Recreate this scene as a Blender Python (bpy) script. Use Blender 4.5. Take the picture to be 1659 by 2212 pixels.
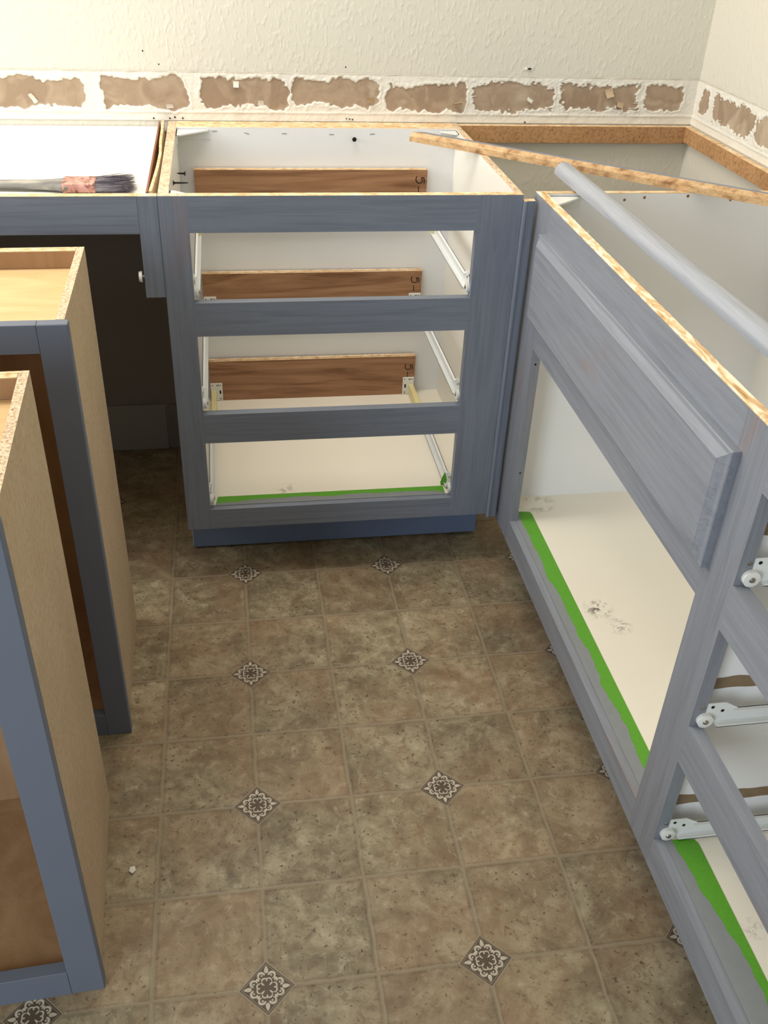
import bpy, bmesh, math, random
from mathutils import Vector, Matrix, noise
random.seed(7)
sc = bpy.context.scene
for o in list(bpy.data.objects): bpy.data.objects.remove(o)

# ------------------------------------------------------------------ camera, world, lights, exposure
PITCH, YAW, ROLL = -0.5961, 0.1784, 0.0476
CAM = Vector((0.1239, -1.7772, 1.3818)); FPX = 2046.5
cp, sp, cy_, sy_ = math.cos(PITCH), math.sin(PITCH), math.cos(YAW), math.sin(YAW)
Fv = Vector((cp*sy_, cp*cy_, sp)); R0 = Vector((cy_, -sy_, 0)); U0 = R0.cross(Fv)
Rv = R0*math.cos(ROLL) + U0*math.sin(ROLL); Uv = U0*math.cos(ROLL) - R0*math.sin(ROLL)
cd = bpy.data.cameras.new('camera'); cam = bpy.data.objects.new('camera', cd); sc.collection.objects.link(cam)
cd.sensor_fit = 'VERTICAL'; cd.sensor_height = 24.0; cd.sensor_width = 18.0; cd.lens = FPX/2212*24.0
cd.clip_start = 0.01; cd.clip_end = 50
M = Matrix(((Rv.x, Uv.x, -Fv.x, CAM.x), (Rv.y, Uv.y, -Fv.y, CAM.y), (Rv.z, Uv.z, -Fv.z, CAM.z), (0, 0, 0, 1)))
cam.matrix_world = M; sc.camera = cam

w = bpy.data.worlds.new('world'); sc.world = w; w.use_nodes = True
wb = w.node_tree.nodes['Background']; wb.inputs['Color'].default_value = (0.62, 0.80, 1.0, 1); wb.inputs['Strength'].default_value = 0.18

def area(name, loc, target, sx, sy, power, col):
    l = bpy.data.lights.new(name, 'AREA'); l.shape = 'RECTANGLE'; l.size = sx; l.size_y = sy; l.energy = power; l.color = col
    o = bpy.data.objects.new(name, l); sc.collection.objects.link(o); o.location = loc
    o.rotation_euler = (Vector(target)-Vector(loc)).to_track_quat('-Z', 'Y').to_euler(); return o
# daylight through the window in the left wall, and a ceiling lamp panel
area('window_daylight', (-1.60, 0.05, 1.60), (0.5, -0.1, 0.80), 1.0, 0.95, 22, (1.0, 0.97, 0.92))
area('glass_door_daylight', (-1.55, -2.75, 1.15), (0.8, -0.4, 0.55), 1.5, 1.9, 50, (0.80, 0.90, 1.0))
area('ceiling_lamp_light', (-0.1, 0.0, 2.38), (-0.1, 0.0, 0), 1.4, 0.5, 16, (1.0, 0.95, 0.88))
sc.view_settings.view_transform = 'Standard'; sc.view_settings.look = 'None'; sc.view_settings.gamma = 1.0
sc.view_settings.use_curve_mapping = False; sc.view_settings.exposure = 0.35

# ------------------------------------------------------------------ materials
def lin(c):
    def f(v):
        v /= 255.0
        return v/12.92 if v <= 0.04045 else ((v+0.055)/1.055)**2.4
    return (f(c[0]), f(c[1]), f(c[2]), 1)
class NT:
    def __init__(s, name):
        s.m = bpy.data.materials.new(name); s.m.use_nodes = True; s.t = s.m.node_tree
        s.b = s.t.nodes['Principled BSDF']
    def n(s, typ, **kw):
        x = s.t.nodes.new(typ)
        for k, v in kw.items():
            if k.startswith('_'): x.inputs[int(k[1:])].default_value = v
            else: setattr(x, k, v)
        return x
    def l(s, a, b): s.t.links.new(a, b)
    def co(s, scale=(1, 1, 1), off=(0, 0, 0)):
        tc = s.n('ShaderNodeTexCoord'); mp = s.n('ShaderNodeMapping'); s.l(tc.outputs['Object'], mp.inputs[0])
        mp.inputs['Scale'].default_value = scale; mp.inputs['Location'].default_value = off
        return mp.outputs[0]
    def noise(s, vec, scale, detail=3, rough=0.5, dist=0):
        x = s.n('ShaderNodeTexNoise'); x.inputs['Scale'].default_value = scale; x.inputs['Detail'].default_value = detail
        x.inputs['Roughness'].default_value = rough; x.inputs['Distortion'].default_value = dist
        if vec: s.l(vec, x.inputs['Vector'])
        return x.outputs[0]
    def ramp(s, fac, stops, interp='LINEAR'):
        x = s.n('ShaderNodeValToRGB'); x.color_ramp.interpolation = interp; e = x.color_ramp.elements
        while len(e) < len(stops): e.new(0.5)
        for i, (p, c) in enumerate(stops): e[i].position = p; e[i].color = c
        s.l(fac, x.inputs[0]); return x.outputs[0]
    def mix(s, fac, a, b, mode='MIX'):
        x = s.n('ShaderNodeMix', data_type='RGBA', blend_type=mode)
        if isinstance(fac, (int, float)): x.inputs[0].default_value = fac
        else: s.l(fac, x.inputs[0])
        for i, v in ((6, a), (7, b)):
            if isinstance(v, tuple): x.inputs[i].default_value = v
            else: s.l(v, x.inputs[i])
        return x.outputs[2]
    def math(s, op, a, b=None, c=None):
        x = s.n('ShaderNodeMath', operation=op)
        for i, v in enumerate((a, b, c)):
            if v is None: continue
            if isinstance(v, (int, float)): x.inputs[i].default_value = v
            else: s.l(v, x.inputs[i])
        return x.outputs[0]
    def bump(s, h, strength=0.3, dist=0.002):
        x = s.n('ShaderNodeBump'); x.inputs['Strength'].default_value = strength; x.inputs['Distance'].default_value = dist
        s.l(h, x.inputs['Height']); s.l(x.outputs[0], s.b.inputs['Normal'])
    def fin(s, col, rough=0.5, spec=0.5, metal=0):
        if isinstance(col, tuple): s.b.inputs['Base Color'].default_value = col
        else: s.l(col, s.b.inputs['Base Color'])
        s.b.inputs['Roughness'].default_value = rough; s.b.inputs['Metallic'].default_value = metal
        s.b.inputs['Specular IOR Level'].default_value = spec
        return s.m
def simple(name, rgb, rough=0.5, spec=0.5, metal=0, var=0.05, scale=30):
    t = NT(name); v = t.noise(t.co(), scale)
    c = lin(rgb); d = tuple(x*(1-var*2) for x in c[:3])+(1,)
    return t.fin(t.mix(v, d, c), rough, spec, metal)
def grain_scale(axis, along=2.2, across=55):
    return tuple(along if k == axis else across for k in 'xyz')
def painted_wood(name, axis, rgb, worn=0.0, seed=0.0):
    t = NT(name); base = lin(rgb)
    g = t.noise(t.co(grain_scale(axis), (seed, seed*2, seed)), 1.6, 5, 0.6, 1.2)
    f = t.noise(t.co(grain_scale(axis, 6, 260)), 1.0, 2, 0.6)
    dk = tuple(x*0.80 for x in base[:3])+(1,); lt = tuple(min(1, x*1.10) for x in base[:3])+(1,)
    c = t.ramp(g, [(0.30, dk), (0.52, base), (0.75, lt)])
    c = t.mix(t.ramp(f, [(0.30, (0.35,)*3+(1,)), (0.48, (0, 0, 0, 1))]), c, dk)
    if worn:
        ws = t.noise(t.co(grain_scale(axis, 2.2, 9), (3+seed, 1, 2)), 1.5, 4, 0.6, 0.5)
        c = t.mix(t.ramp(ws, [(0.60, (0, 0, 0, 1)), (0.78, (worn,)*3+(1,))]), c, lin((146, 108, 88)))
    t.bump(f, 0.12, 0.001)
    return t.fin(c, 0.42, 0.45)
BLUE = (125, 132, 146)
M_PX = painted_wood('painted_oak_grain_x', 'x', BLUE, 0.25, 0.3)
M_PY = painted_wood('painted_oak_grain_y', 'y', (136, 140, 149), 0.6, 1.3)
M_PZ2 = painted_wood('painted_oak_right_run', 'z', (132, 136, 145), 0.5, 5.3)
M_PZ = painted_wood('painted_oak_grain_z', 'z', BLUE, 0.35, 2.3)
M_PSM = simple('smooth_blue_paint', (108, 115, 129), 0.5, 0.4, var=0.03, scale=8)
M_TOE = simple('toe_kick_paint', (118, 134, 164), 0.45, 0.4, var=0.06, scale=14)
M_SMEAR = simple('brushed_grey_paint', (140, 144, 146), 0.5, 0.4, var=0.08, scale=60)

def melamine(name, rgb):
    t = NT(name); v = t.noise(t.co(), 3, 3); c = lin(rgb)
    d = tuple(x*0.93 for x in c[:3])+(1,)
    return t.fin(t.mix(v, d, c), 0.38, 0.4)
M_WHITE = melamine('white_melamine', (246, 243, 234))
M_COOL = melamine('cool_white_melamine', (242, 242, 242))
def cabinet_floor(name, spots):
    t = NT(name); co = t.co(); v = t.noise(co, 3, 3)
    c = t.mix(v, lin((240, 232, 214)), lin((246, 240, 226)))
    for (x, y, z, r, col, amt, sc_) in spots:
        d = t.n('ShaderNodeVectorMath', operation='DISTANCE'); t.l(co, d.inputs[0]); d.inputs[1].default_value = (x, y, z)
        n = t.noise(co, sc_, 4, 0.65, 1.0)
        a = t.math('SUBTRACT', 1.0, t.math('DIVIDE', d.outputs['Value'], r))
        st = t.math('MINIMUM', t.math('MAXIMUM', t.math('MULTIPLY', t.math('SUBTRACT', n, 0.50), 9.0), 0.0), 1.0)
        q = t.math('MULTIPLY', t.math('MULTIPLY', st, amt), t.math('MAXIMUM', a, 0.0))
        c = t.mix(q, c, lin(col))
    return t.fin(c, 0.35, 0.4)
def particle(name, base, dark, light, s1=180, amt=0.5, edge=False):
    t = NT(name); co = t.co((1, 1, 1)); n1 = t.noise(co, s1, 4, 0.7); n2 = t.noise(co, 9, 3)
    vo = t.n('ShaderNodeTexVoronoi'); vo.inputs['Scale'].default_value = s1*1.1; t.l(co, vo.inputs['Vector'])
    c = t.ramp(n1, [(0.32, lin(dark)), (0.5, lin(base)), (0.68, lin(light))])
    c = t.mix(0.35, c, lin(base)) if not edge else c
    c = t.mix(t.ramp(n2, [(0.35, (0.25,)*3+(1,)), (0.6, (0, 0, 0, 1))]), c, lin(dark))
    sp_ = t.ramp(vo.outputs['Distance'], [(0.08, (amt,)*3+(1,)), (0.2, (0, 0, 0, 1))])
    c = t.mix(sp_, c, lin(dark)); t.bump(n1, 0.25 if edge else 0.08, 0.002)
    return t.fin(c, 0.75, 0.2)
M_PART = particle('particleboard_face', (194, 172, 142), (172, 146, 116), (206, 186, 158), 120, 0.35)
M_PEDGE = particle('particleboard_edge', (222, 198, 166), (140, 104, 76), (240, 222, 196), 230, 0.9, True)
M_CLEAT = particle('brown_hardboard', (190, 146, 102), (120, 84, 54), (204, 162, 118), 130, 0.55)
M_EDGE = particle('raw_pale_edge', (232, 202, 158), (196, 152, 102), (250, 232, 200), 60, 0.3, True)
def raw_chips(name):
    t = NT(name); n = t.noise(t.co((30, 9, 30)), 1.4, 5, 0.65, 1.5)
    c = t.ramp(n, [(0.30, lin((150, 100, 62))), (0.40, lin((220, 180, 130))), (0.50, lin((234, 204, 160))), (0.56, lin((252, 238, 210)))])
    t.bump(n, 0.6, 0.003); return t.fin(c, 0.8, 0.2)
M_CHIPS = raw_chips('chipped_raw_edge')
def wood(name, axis, dark, mid, light, across=26, along=1.6, rough=0.55, dist=2.0):
    t = NT(name); g = t.noise(t.co(grain_scale(axis, along, across)), 1.5, 5, 0.6, dist)
    f = t.noise(t.co(grain_scale(axis, 10, 300)), 1, 2)
    c = t.ramp(g, [(0.32, lin(dark)), (0.5, lin(mid)), (0.7, lin(light))])
    c = t.mix(t.ramp(f, [(0.32, (0.3,)*3+(1,)), (0.5, (0, 0, 0, 1))]), c, lin(dark))
    t.bump(f, 0.1, 0.001); return t.fin(c, rough, 0.3)
M_PLY = wood('plywood_face', 'x', (122, 86, 58), (160, 118, 86), (180, 138, 104), 16, 1.3, 0.45, 2.2)
M_OAK = wood('raw_oak', 'z', (130, 88, 52), (196, 150, 100), (222, 180, 126), 60, 1.0)
M_BIRCH = wood('birch_panel', 'x', (206, 166, 114), (218, 180, 130), (228, 194, 146), 6, 1.2, 0.45)
M_BIRCHIN = wood('birch_inner', 'z', (150, 116, 82), (164, 130, 96), (174, 142, 108), 6, 1.0, 0.5)
M_BROWN = simple('brown_wood_edge', (150, 100, 72), 0.6, 0.3, var=0.15, scale=40)
M_SLIDE = simple('white_slide_metal', (232, 234, 232), 0.3, 0.5, var=0.02)
M_NYLON = simple('white_nylon', (236, 236, 230), 0.25, 0.6, var=0.02)
M_YELLOW = simple('yellowed_nylon', (236, 222, 160), 0.35, 0.5, var=0.04)
M_STEEL = simple('steel', (150, 145, 138), 0.3, 0.5, 0.9)
M_DARK = simple('dark_hole', (40, 34, 30), 0.7, 0.2)
M_SCREW = simple('black_screw', (34, 30, 30), 0.4, 0.5, 0.4)
M_INK = simple('pencil_ink', (26, 20, 22), 0.6, 0.3)
M_STAPLE = simple('staple_wire', (150, 146, 146), 0.4, 0.5, 0.5)
def tape_mat():
    t = NT('green_tape'); n = t.noise(t.co((60, 60, 60)), 3, 4)
    t.bump(n, 0.2, 0.0008)
    return t.fin(t.mix(n, lin((84, 150, 34)), lin((100, 172, 48))), 0.5, 0.4)
M_TAPE = tape_mat()
M_GLUE = simple('brown_glue', (150, 128, 100), 0.6, 0.3, var=0.2, scale=60)

def wall_paint(name, rgb, bscale=55, bs=0.45):
    t = NT(name); co = t.co(); n = t.noise(t.co((1, 1, 0.55)), bscale, 1.5, 0.4); n2 = t.noise(co, 4, 3)
    c = t.mix(n2, lin(rgb), tuple(x*0.95 for x in lin(rgb)[:3])+(1,))
    h = t.ramp(n, [(0.50, (0, 0, 0, 1)), (0.72, (1, 1, 1, 1))]); t.bump(h, bs, 0.003)
    return t.fin(c, 0.55, 0.3)
M_WALL = wall_paint('textured_wall_paint', (222, 217, 203), 120, 0.22)
M_WALLP = wall_paint('plain_wall_paint', (222, 214, 192), 30, 0.1)
M_CEIL = wall_paint('ceiling_paint', (236, 232, 222), 60, 0.2)

def band_mat():
    t = NT('torn_wall_band')
    a = t.n('ShaderNodeAttribute', attribute_name='torn'); co = t.co()
    n1 = t.noise(co, 26, 4, 0.6); n2 = t.noise(co, 160, 3); n3 = t.noise(co, 9, 3, 0.5, 0.8)
    white = t.mix(n1, lin((222, 217, 204)), lin((240, 236, 226)))
    brown = t.ramp(n3, [(0.40, lin((158, 136, 114))), (0.47, lin((176, 155, 132))), (0.56, lin((164, 142, 120))), (0.66, lin((190, 172, 150)))])
    brown = t.mix(t.ramp(n2, [(0.3, (0.3,)*3+(1,)), (0.45, (0, 0, 0, 1))]), brown, lin((160, 136, 110)))
    m = t.ramp(a.outputs['Fac'], [(0.49, (0, 0, 0, 1)), (0.51, (1, 1, 1, 1))])
    c = t.mix(m, white, brown)
    d = t.n('ShaderNodeAttribute', attribute_name='dirt')
    c = t.mix(d.outputs['Fac'], c, lin((172, 158, 134)))
    t.bump(t.math('ADD', n1, n2), 0.35, 0.002); return t.fin(c, 0.7, 0.2)
M_BAND = band_mat()

S = 0.3343; OX, OY = 0.1217, 0.0017; HS = S/2
def vinyl():
    t = NT('vinyl_floor'); tc = t.n('ShaderNodeTexCoord'); co = tc.outputs['Object']
    wob = t.n('ShaderNodeTexNoise'); wob.inputs['Scale'].default_value = 22; wob.inputs['Detail'].default_value = 3; t.l(co, wob.inputs['Vector'])
    vm = t.n('ShaderNodeVectorMath', operation='MULTIPLY_ADD'); t.l(wob.outputs['Color'], vm.inputs[0])
    vm.inputs[1].default_value = (0.007, 0.007, 0); t.l(co, vm.inputs[2])
    sx = t.n('ShaderNodeSeparateXYZ'); t.l(vm.outputs[0], sx.inputs[0])
    U = t.math('DIVIDE', t.math('SUBTRACT', sx.outputs[0], OX+0.0035), HS); V = t.math('DIVIDE', t.math('SUBTRACT', sx.outputs[1], OY+0.0035), HS)
    fu, fv = t.math('FLOOR', U), t.math('FLOOR', V)
    du = t.math('MULTIPLY', t.math('ABSOLUTE', t.math('SUBTRACT', U, t.math('ROUND', U))), HS)
    dv = t.math('MULTIPLY', t.math('ABSOLUTE', t.math('SUBTRACT', V, t.math('ROUND', V))), HS)
    dl = t.math('MINIMUM', du, dv)
    cx = t.n('ShaderNodeCombineXYZ'); t.l(fu, cx.inputs[0]); t.l(fv, cx.inputs[1])
    wn = t.n('ShaderNodeTexWhiteNoise', noise_dimensions='3D'); t.l(cx.outputs[0], wn.inputs[0])
    ofs = t.n('ShaderNodeVectorMath', operation='MULTIPLY_ADD'); t.l(wn.outputs['Color'], ofs.inputs[0]); ofs.inputs[1].default_value = (5, 5, 5); t.l(co, ofs.inputs[2])
    v = ofs.outputs[0]
    n1 = t.noise(v, 11, 6, 0.68, 0.6); n2 = t.noise(v, 42, 5, 0.7, 0.4); n3 = t.noise(v, 130, 3, 0.6); n4 = t.noise(v, 5, 3)
    c = t.ramp(n1, [(0.34, lin((114, 102, 80))), (0.46, lin((138, 126, 100))), (0.56, lin((156, 144, 116))), (0.70, lin((176, 164, 136)))])
    c = t.mix(t.ramp(n2, [(0.36, (0.75,)*3+(1,)), (0.50, (0, 0, 0, 1))]), c, lin((118, 98, 76)))
    c = t.mix(t.ramp(n2, [(0.55, (0, 0, 0, 1)), (0.68, (0.6,)*3+(1,))]), c, lin((190, 176, 150)))
    c = t.mix(t.ramp(n3, [(0.31, (0.85,)*3+(1,)), (0.39, (0, 0, 0, 1))]), c, lin((78, 60, 44)))
    c = t.mix(t.ramp(n4, [(0.42, (0, 0, 0, 1)), (0.62, (0.32,)*3+(1,))]), c, lin((156, 118, 88)))
    tone = t.ramp(wn.outputs['Value'], [(0, (0.86, 0.85, 0.84, 1)), (1, (1.04, 1.03, 1.0, 1))])
    c = t.mix(1.0, c, tone, 'MULTIPLY')
    c = t.mix(t.ramp(dl, [(0.0030, (0, 0, 0, 1)), (0.0036, (0.45,)*3+(1,)), (0.0046, (0.0,)*3+(1,))]), c, lin((92, 76, 58)))
    line = t.ramp(dl, [(0.0018, (0.85,)*3+(1,)), (0.0026, (0, 0, 0, 1))])
    c = t.mix(line, c, lin((168, 154, 128)))
    core = t.ramp(dl, [(0.0004, (0.5,)*3+(1,)), (0.0010, (0, 0, 0, 1))])
    c = t.mix(core, c, lin((112, 96, 74)))
    h = t.math('ADD', t.ramp(dl, [(0.001, (0, 0, 0, 1)), (0.004, (1, 1, 1, 1))]), t.math('MULTIPLY', n2, 0.25)); t.bump(h, 0.3, 0.0015)
    return t.fin(c, 0.5, 0.35)
M_VINYL = vinyl()
M_VDARK = simple('vinyl_motif_dark', (96, 80, 64), 0.5, 0.35, var=0.2, scale=90)
M_VCREAM = simple('vinyl_motif_cream', (214, 202, 180), 0.5, 0.35, var=0.25, scale=120)
M_VGROUT = simple('vinyl_motif_border', (160, 145, 120), 0.5, 0.35, var=0.15, scale=60)

# ------------------------------------------------------------------ mesh helpers
class MB:
    def __init__(s): s.v = []; s.f = []; s.mi = []; s.mats = []
    def mat(s, m):
        if m not in s.mats: s.mats.append(m)
        return s.mats.index(m)
    def box(s, x0, x1, y0, y1, z0, z1, m, top=None, tf=None):
        b = len(s.v); P = [(x, y, z) for z in (z0, z1) for y in (y0, y1) for x in (x0, x1)]
        if tf: P = [tf(*p) for p in P]
        s.v += P
        F = [(0, 2, 3, 1), (4, 5, 7, 6), (0, 1, 5, 4), (2, 6, 7, 3), (0, 4, 6, 2), (1, 3, 7, 5)]
        for i, f in enumerate(F):
            s.f.append(tuple(b+k for k in f)); s.mi.append(s.mat(top if (top and i == 1) else m))
        return s
    def prism(s, poly, axis, a0, a1, m, capm=None, tf=None):
        # poly: 2D points in the plane normal to axis, ordered in the other two axes
        b = len(s.v); n = len(poly)
        for a in (a0, a1):
            for (p, q) in poly:
                P = {'x': (a, p, q), 'y': (p, a, q), 'z': (p, q, a)}[axis]
                s.v.append(tf(*P) if tf else P)
        i, c = s.mat(m), s.mat(capm or m)
        for k in range(n):
            j = (k+1) % n; s.f.append((b+k, b+j, b+n+j, b+n+k)); s.mi.append(i)
        s.f.append(tuple(b+k for k in range(n))[::-1]); s.mi.append(c)
        s.f.append(tuple(b+n+k for k in range(n))); s.mi.append(c)
        return s
    def cyl(s, c, axis, r0, r1, l, m, seg=20, capm=None):
        # cylinder/cone starting at c, along unit vector axis
        ax = Vector(axis).normalized(); u = ax.orthogonal().normalized(); v = ax.cross(u); b = len(s.v); c = Vector(c)
        for (t, r) in ((0, r0), (l, r1)):
            for k in range(seg):
                a = 2*math.pi*k/seg; s.v.append(tuple(c+ax*t+(u*math.cos(a)+v*math.sin(a))*r))
        i, cm = s.mat(m), s.mat(capm or m)
        for k in range(seg):
            j = (k+1) % seg; s.f.append((b+k, b+j, b+seg+j, b+seg+k)); s.mi.append(i)
        s.f.append(tuple(b+k for k in range(seg))[::-1]); s.mi.append(cm)
        s.f.append(tuple(b+seg+k for k in range(seg))); s.mi.append(cm)
        return s
    def loft(s, rings, m, cap=True):
        b = len(s.v); n = len(rings[0]); i = s.mat(m)
        for r in rings: s.v += [tuple(p) for p in r]
        for a in range(len(rings)-1):
            for k in range(n):
                j = (k+1) % n; s.f.append((b+a*n+k, b+a*n+j, b+(a+1)*n+j, b+(a+1)*n+k)); s.mi.append(i)
        if cap:
            s.f.append(tuple(b+k for k in range(n))[::-1]); s.mi.append(i)
            s.f.append(tuple(b+(len(rings)-1)*n+k for k in range(n))); s.mi.append(i)
        return s
    def build(s, name, parent=None, bevel=0.0, smooth=False, seg=1, fix=True):
        me = bpy.data.meshes.new(name); off = getattr(parent, 'abs_off', None) if parent else None
        o = Vector(ROOTS.get(parent.name, (0, 0, 0))) if parent else Vector((0, 0, 0))
        me.from_pydata([tuple(Vector(p)-o) for p in s.v], [], s.f); 
        for m in s.mats: me.materials.append(m)
        for p, i in zip(me.polygons, s.mi): p.material_index = i
        bm = bmesh.new(); bm.from_mesh(me)
        if fix: bmesh.ops.recalc_face_normals(bm, faces=bm.faces)
        if bevel:
            es = [e for e in bm.edges if len(e.link_faces) == 2 and e.calc_face_angle(0) > 0.6]
            bmesh.ops.bevel(bm, geom=es, offset=bevel, segments=seg, affect='EDGES', profile=0.5, material=-1)
        if smooth:
            for f in bm.faces: f.smooth = True
        bm.to_mesh(me); bm.free(); me.update()
        if smooth: 
            try: me.set_sharp_from_angle(angle=0.7)
            except Exception: pass
        ob = bpy.data.objects.new(name, me); sc.collection.objects.link(ob)
        if parent:
            ob.parent = parent; ROOTS[ob.name] = tuple(o)
        return ob
ROOTS = {}
def thing(name, label, cat, loc=(0, 0, 0), group=None, abs_=True, rz=0):
    o = bpy.data.objects.new(name, None); sc.collection.objects.link(o); o.empty_display_size = 0.05
    o.location = loc; o.rotation_euler = (0, 0, rz); o['label'] = label; o['category'] = cat
    if group: o['group'] = group
    ROOTS[o.name] = loc if abs_ else (0, 0, 0)
    return o
def tag(o, label, cat, group=None):
    o['label'] = label; o['category'] = cat
    if group: o['group'] = group
    return o
def struct(o): o['kind'] = 'structure'; return o
def copy_to(o, parent, loc=None):
    c = o.copy(); sc.collection.objects.link(c); c.parent = parent
    if loc is not None: c.location = loc
    for ch in list(o.children): copy_to(ch, c)
    return c
def nz(x, y, z=0.0, s=1.0): return noise.noise(Vector((x*s, y*s, z)))

# ------------------------------------------------------------------ measures
T = 0.876; YB = 0.611; XW = 1.295; XR = 0.717; XL = -1.70

# ------------------------------------------------------------------ the room
fl = MB(); fl.box(XL-0.1, XW+0.1, -3.6, YB+0.1, -0.05, 0.0, M_VINYL)
def quad(mb, pts, z, m):
    b = len(mb.v); mb.v += [(x, y, z) for x, y in pts]; mb.f.append(tuple(range(b, b+len(pts)))); mb.mi.append(mb.mat(m))
def motif(mb, cx, cy):
    h = 0.0405; z = 0.0004
    def d(r): return [(cx+r, cy), (cx, cy+r), (cx-r, cy), (cx, cy-r)]
    quad(mb, d(h+0.003), z, M_VGROUT); quad(mb, d(h), z+0.0002, M_VDARK); quad(mb, d(h-0.0025), z+0.0003, M_VGROUT); quad(mb, d(h-0.0036), z+0.0004, M_VDARK)
    def rot(p, a): return (cx+p[0]*math.cos(a)-p[1]*math.sin(a), cy+p[0]*math.sin(a)+p[1]*math.cos(a))
    def blob(c, rx, ry, ang, a, zz):
        pts = []
        for k in range(12):
            t = 2*math.pi*k/12; x, y = rx*math.cos(t), ry*math.sin(t)*(1-0.45*math.cos(t))
            pts.append(rot((c[0]+x*math.cos(ang)-y*math.sin(ang), c[1]+x*math.sin(ang)+y*math.cos(ang)), a))
        quad(mb, pts, zz, M_VCREAM)
    def curl(c, r, a0, a1, wd, a, zz, mir):
        N = 10; prev = None
        for k in range(N+1):
            t = a0+(a1-a0)*k/N; ww = wd*(0.35+0.65*math.sin(math.pi*min(1, k/N*0.8+0.2)))
            q = [(c[0]+(r-ww)*math.cos(t), (c[1]+(r-ww)*math.sin(t))*mir), (c[0]+(r+ww)*math.cos(t), (c[1]+(r+ww)*math.sin(t))*mir)]
            q = [rot(p, a) for p in q]
            if prev: quad(mb, [prev[0], prev[1], q[1], q[0]], zz, M_VCREAM)
            prev = q
    zz = z+0.0007
    for k in range(4):
        a = k*math.pi/2
        blob((0.0285, 0), 0.0060, 0.0030, 0, a, zz)
        for mir in (1, -1):
            curl((0.0190, 0.0078), 0.0048, -1.4, 3.0, 0.0018, a, zz+0.00002, mir)
            blob((0.0195, 0.0072*mir), 0.0016, 0.0014, 0, a, zz)
            curl((0.0105, 0.0032), 0.0042, -0.6, 1.9, 0.0012, a, zz+0.00004, mir)
        blob((0.0130, 0), 0.0030, 0.0011, 0, a, zz)
        a2 = a+math.pi/4
        blob((0.0185, 0), 0.0030, 0.0022, math.pi, a2, zz+0.00005)
        blob((0.0085, 0), 0.0036, 0.0013, math.pi, a2, zz+0.00006)
for i in range(-3, 4):
    for j in range(-1, 7):
        x, y = OX+i*S, OY-j*S
        if XL < x < XW-0.05 and y < YB-0.05: motif(fl, x, y)
flo = struct(fl.build('floor', fix=False))

YF = -3.6
struct(MB().box(XL-0.1, XW+0.1, YB, YB+0.1, 0, 2.42, M_WALL).build('wall_back'))
struct(MB().box(XW, XW+0.1, YF, YB, 0, 2.42, M_WALL).build('wall_right'))
wl = MB(); W0, W1, Z0, Z1 = -0.50, 0.54, 1.12, 2.08
wl.box(XL-0.1, XL, YF, W0, 0, 2.42, M_WALL); wl.box(XL-0.1, XL, W1, YB, 0, 2.42, M_WALL)
wl.box(XL-0.1, XL, W0, W1, 0, Z0, M_WALL); wl.box(XL-0.1, XL, W0, W1, Z1, 2.42, M_WALL)
struct(wl.build('wall_left'))
wf = MB()
for (y0, y1, z0, z1) in ((W0, W1, Z0, Z0+0.04), (W0, W1, Z1-0.04, Z1), (W0, W0+0.04, Z0, Z1), (W1-0.04, W1, Z0, Z1), (0.0, 0.04, Z0, Z1)):
    wf.box(XL-0.07, XL-0.02, y0, y1, z0, z1, M_SLIDE)
struct(wf.build('window_1'))
struct(MB().box(XL-0.1, XW+0.1, YF, YB+0.1, 2.42, 2.5, M_CEIL).build('ceiling'))

# band of wall where the tiles were pulled off: relief, torn paper and dirt line
def band(name, length, point, patches, z0=0.877, z1=0.984, step=0.002, seed=0.0):
    me = bpy.data.meshes.new(name); nu, nv = int(length/step)+1, int((z1-z0)/step)+1
    vs = []; torn = []; dirt = []; fs = []
    for j in range(nv):
        z = z0+j*step
        for i in range(nu):
            u = i*step
            m = 1.0; val = -1
            for (a, b, zc, hh, rag) in patches:
                if u < a-0.02 or u > b+0.02: continue
                cxp, hx = (a+b)/2, (b-a)/2
                e = 0.0095*nz(u, z, 3+seed+a, 30)+0.006*nz(u, z, 7+seed, 95)+rag*0.007*nz(u*0.4, z, 9+seed, 260)
                dx = (hx-abs(u-cxp)+e*1.1); dz = (hh-abs(z-zc)+e+0.006*nz(u, 0, seed+a*3, 18))
                r = 0.016
                if dx < r and dz < r: q = r-math.hypot(r-dx, r-dz)
                else: q = min(dx, dz)
                val = max(val, q)
            t = max(0.0, min(1.0, 0.5+val/0.004)) if val > -0.9 else 0.0
            ridge = 0.0028*math.exp(-((z-0.8955-0.0012*nz(u, 0, 1, 20))/0.0022)**2)*(0.6+0.4*nz(u, 0, 4, 12))
            wall_h = 0.0016+0.0007*nz(u, z, 2+seed, 55)+0.0004*nz(u, z, 5, 160)+ridge
            rim = 0.0012*math.exp(-((val+0.004)/0.003)**2) if val > -0.9 else 0
            edge = min(1, max(0, (z1-z)/0.004))
            h = (wall_h+rim)*(1-t)*(0.35+0.65*edge)+0.0003+t*0.0003*(1+nz(u, z, 6, 70))
            vs.append(point(u, z, max(h, 0.0002))); torn.append(t)
            dl = math.exp(-((z-(z1-0.003)-0.0012*nz(u, 0, 8, 25))/0.0016)**2)
            dirt.append(dl*(0.75+0.4*nz(u, 0, 3, 30)))
    for j in range(nv-1):
        for i in range(nu-1):
            a = j*nu+i; fs.append((a, a+1, a+nu+1, a+nu))
    me.from_pydata(vs, [], fs); me.materials.append(M_BAND)
    for nm, dat in (('torn', torn), ('dirt', dirt)):
        at = me.attributes.new(nm, 'FLOAT', 'POINT'); at.data.foreach_set('value', dat)
    for p in me.polygons: p.use_smooth = True
    o = bpy.data.objects.new(name, me); sc.collection.objects.link(o); return o
X0 = -0.62
zc = 0.9345
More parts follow.
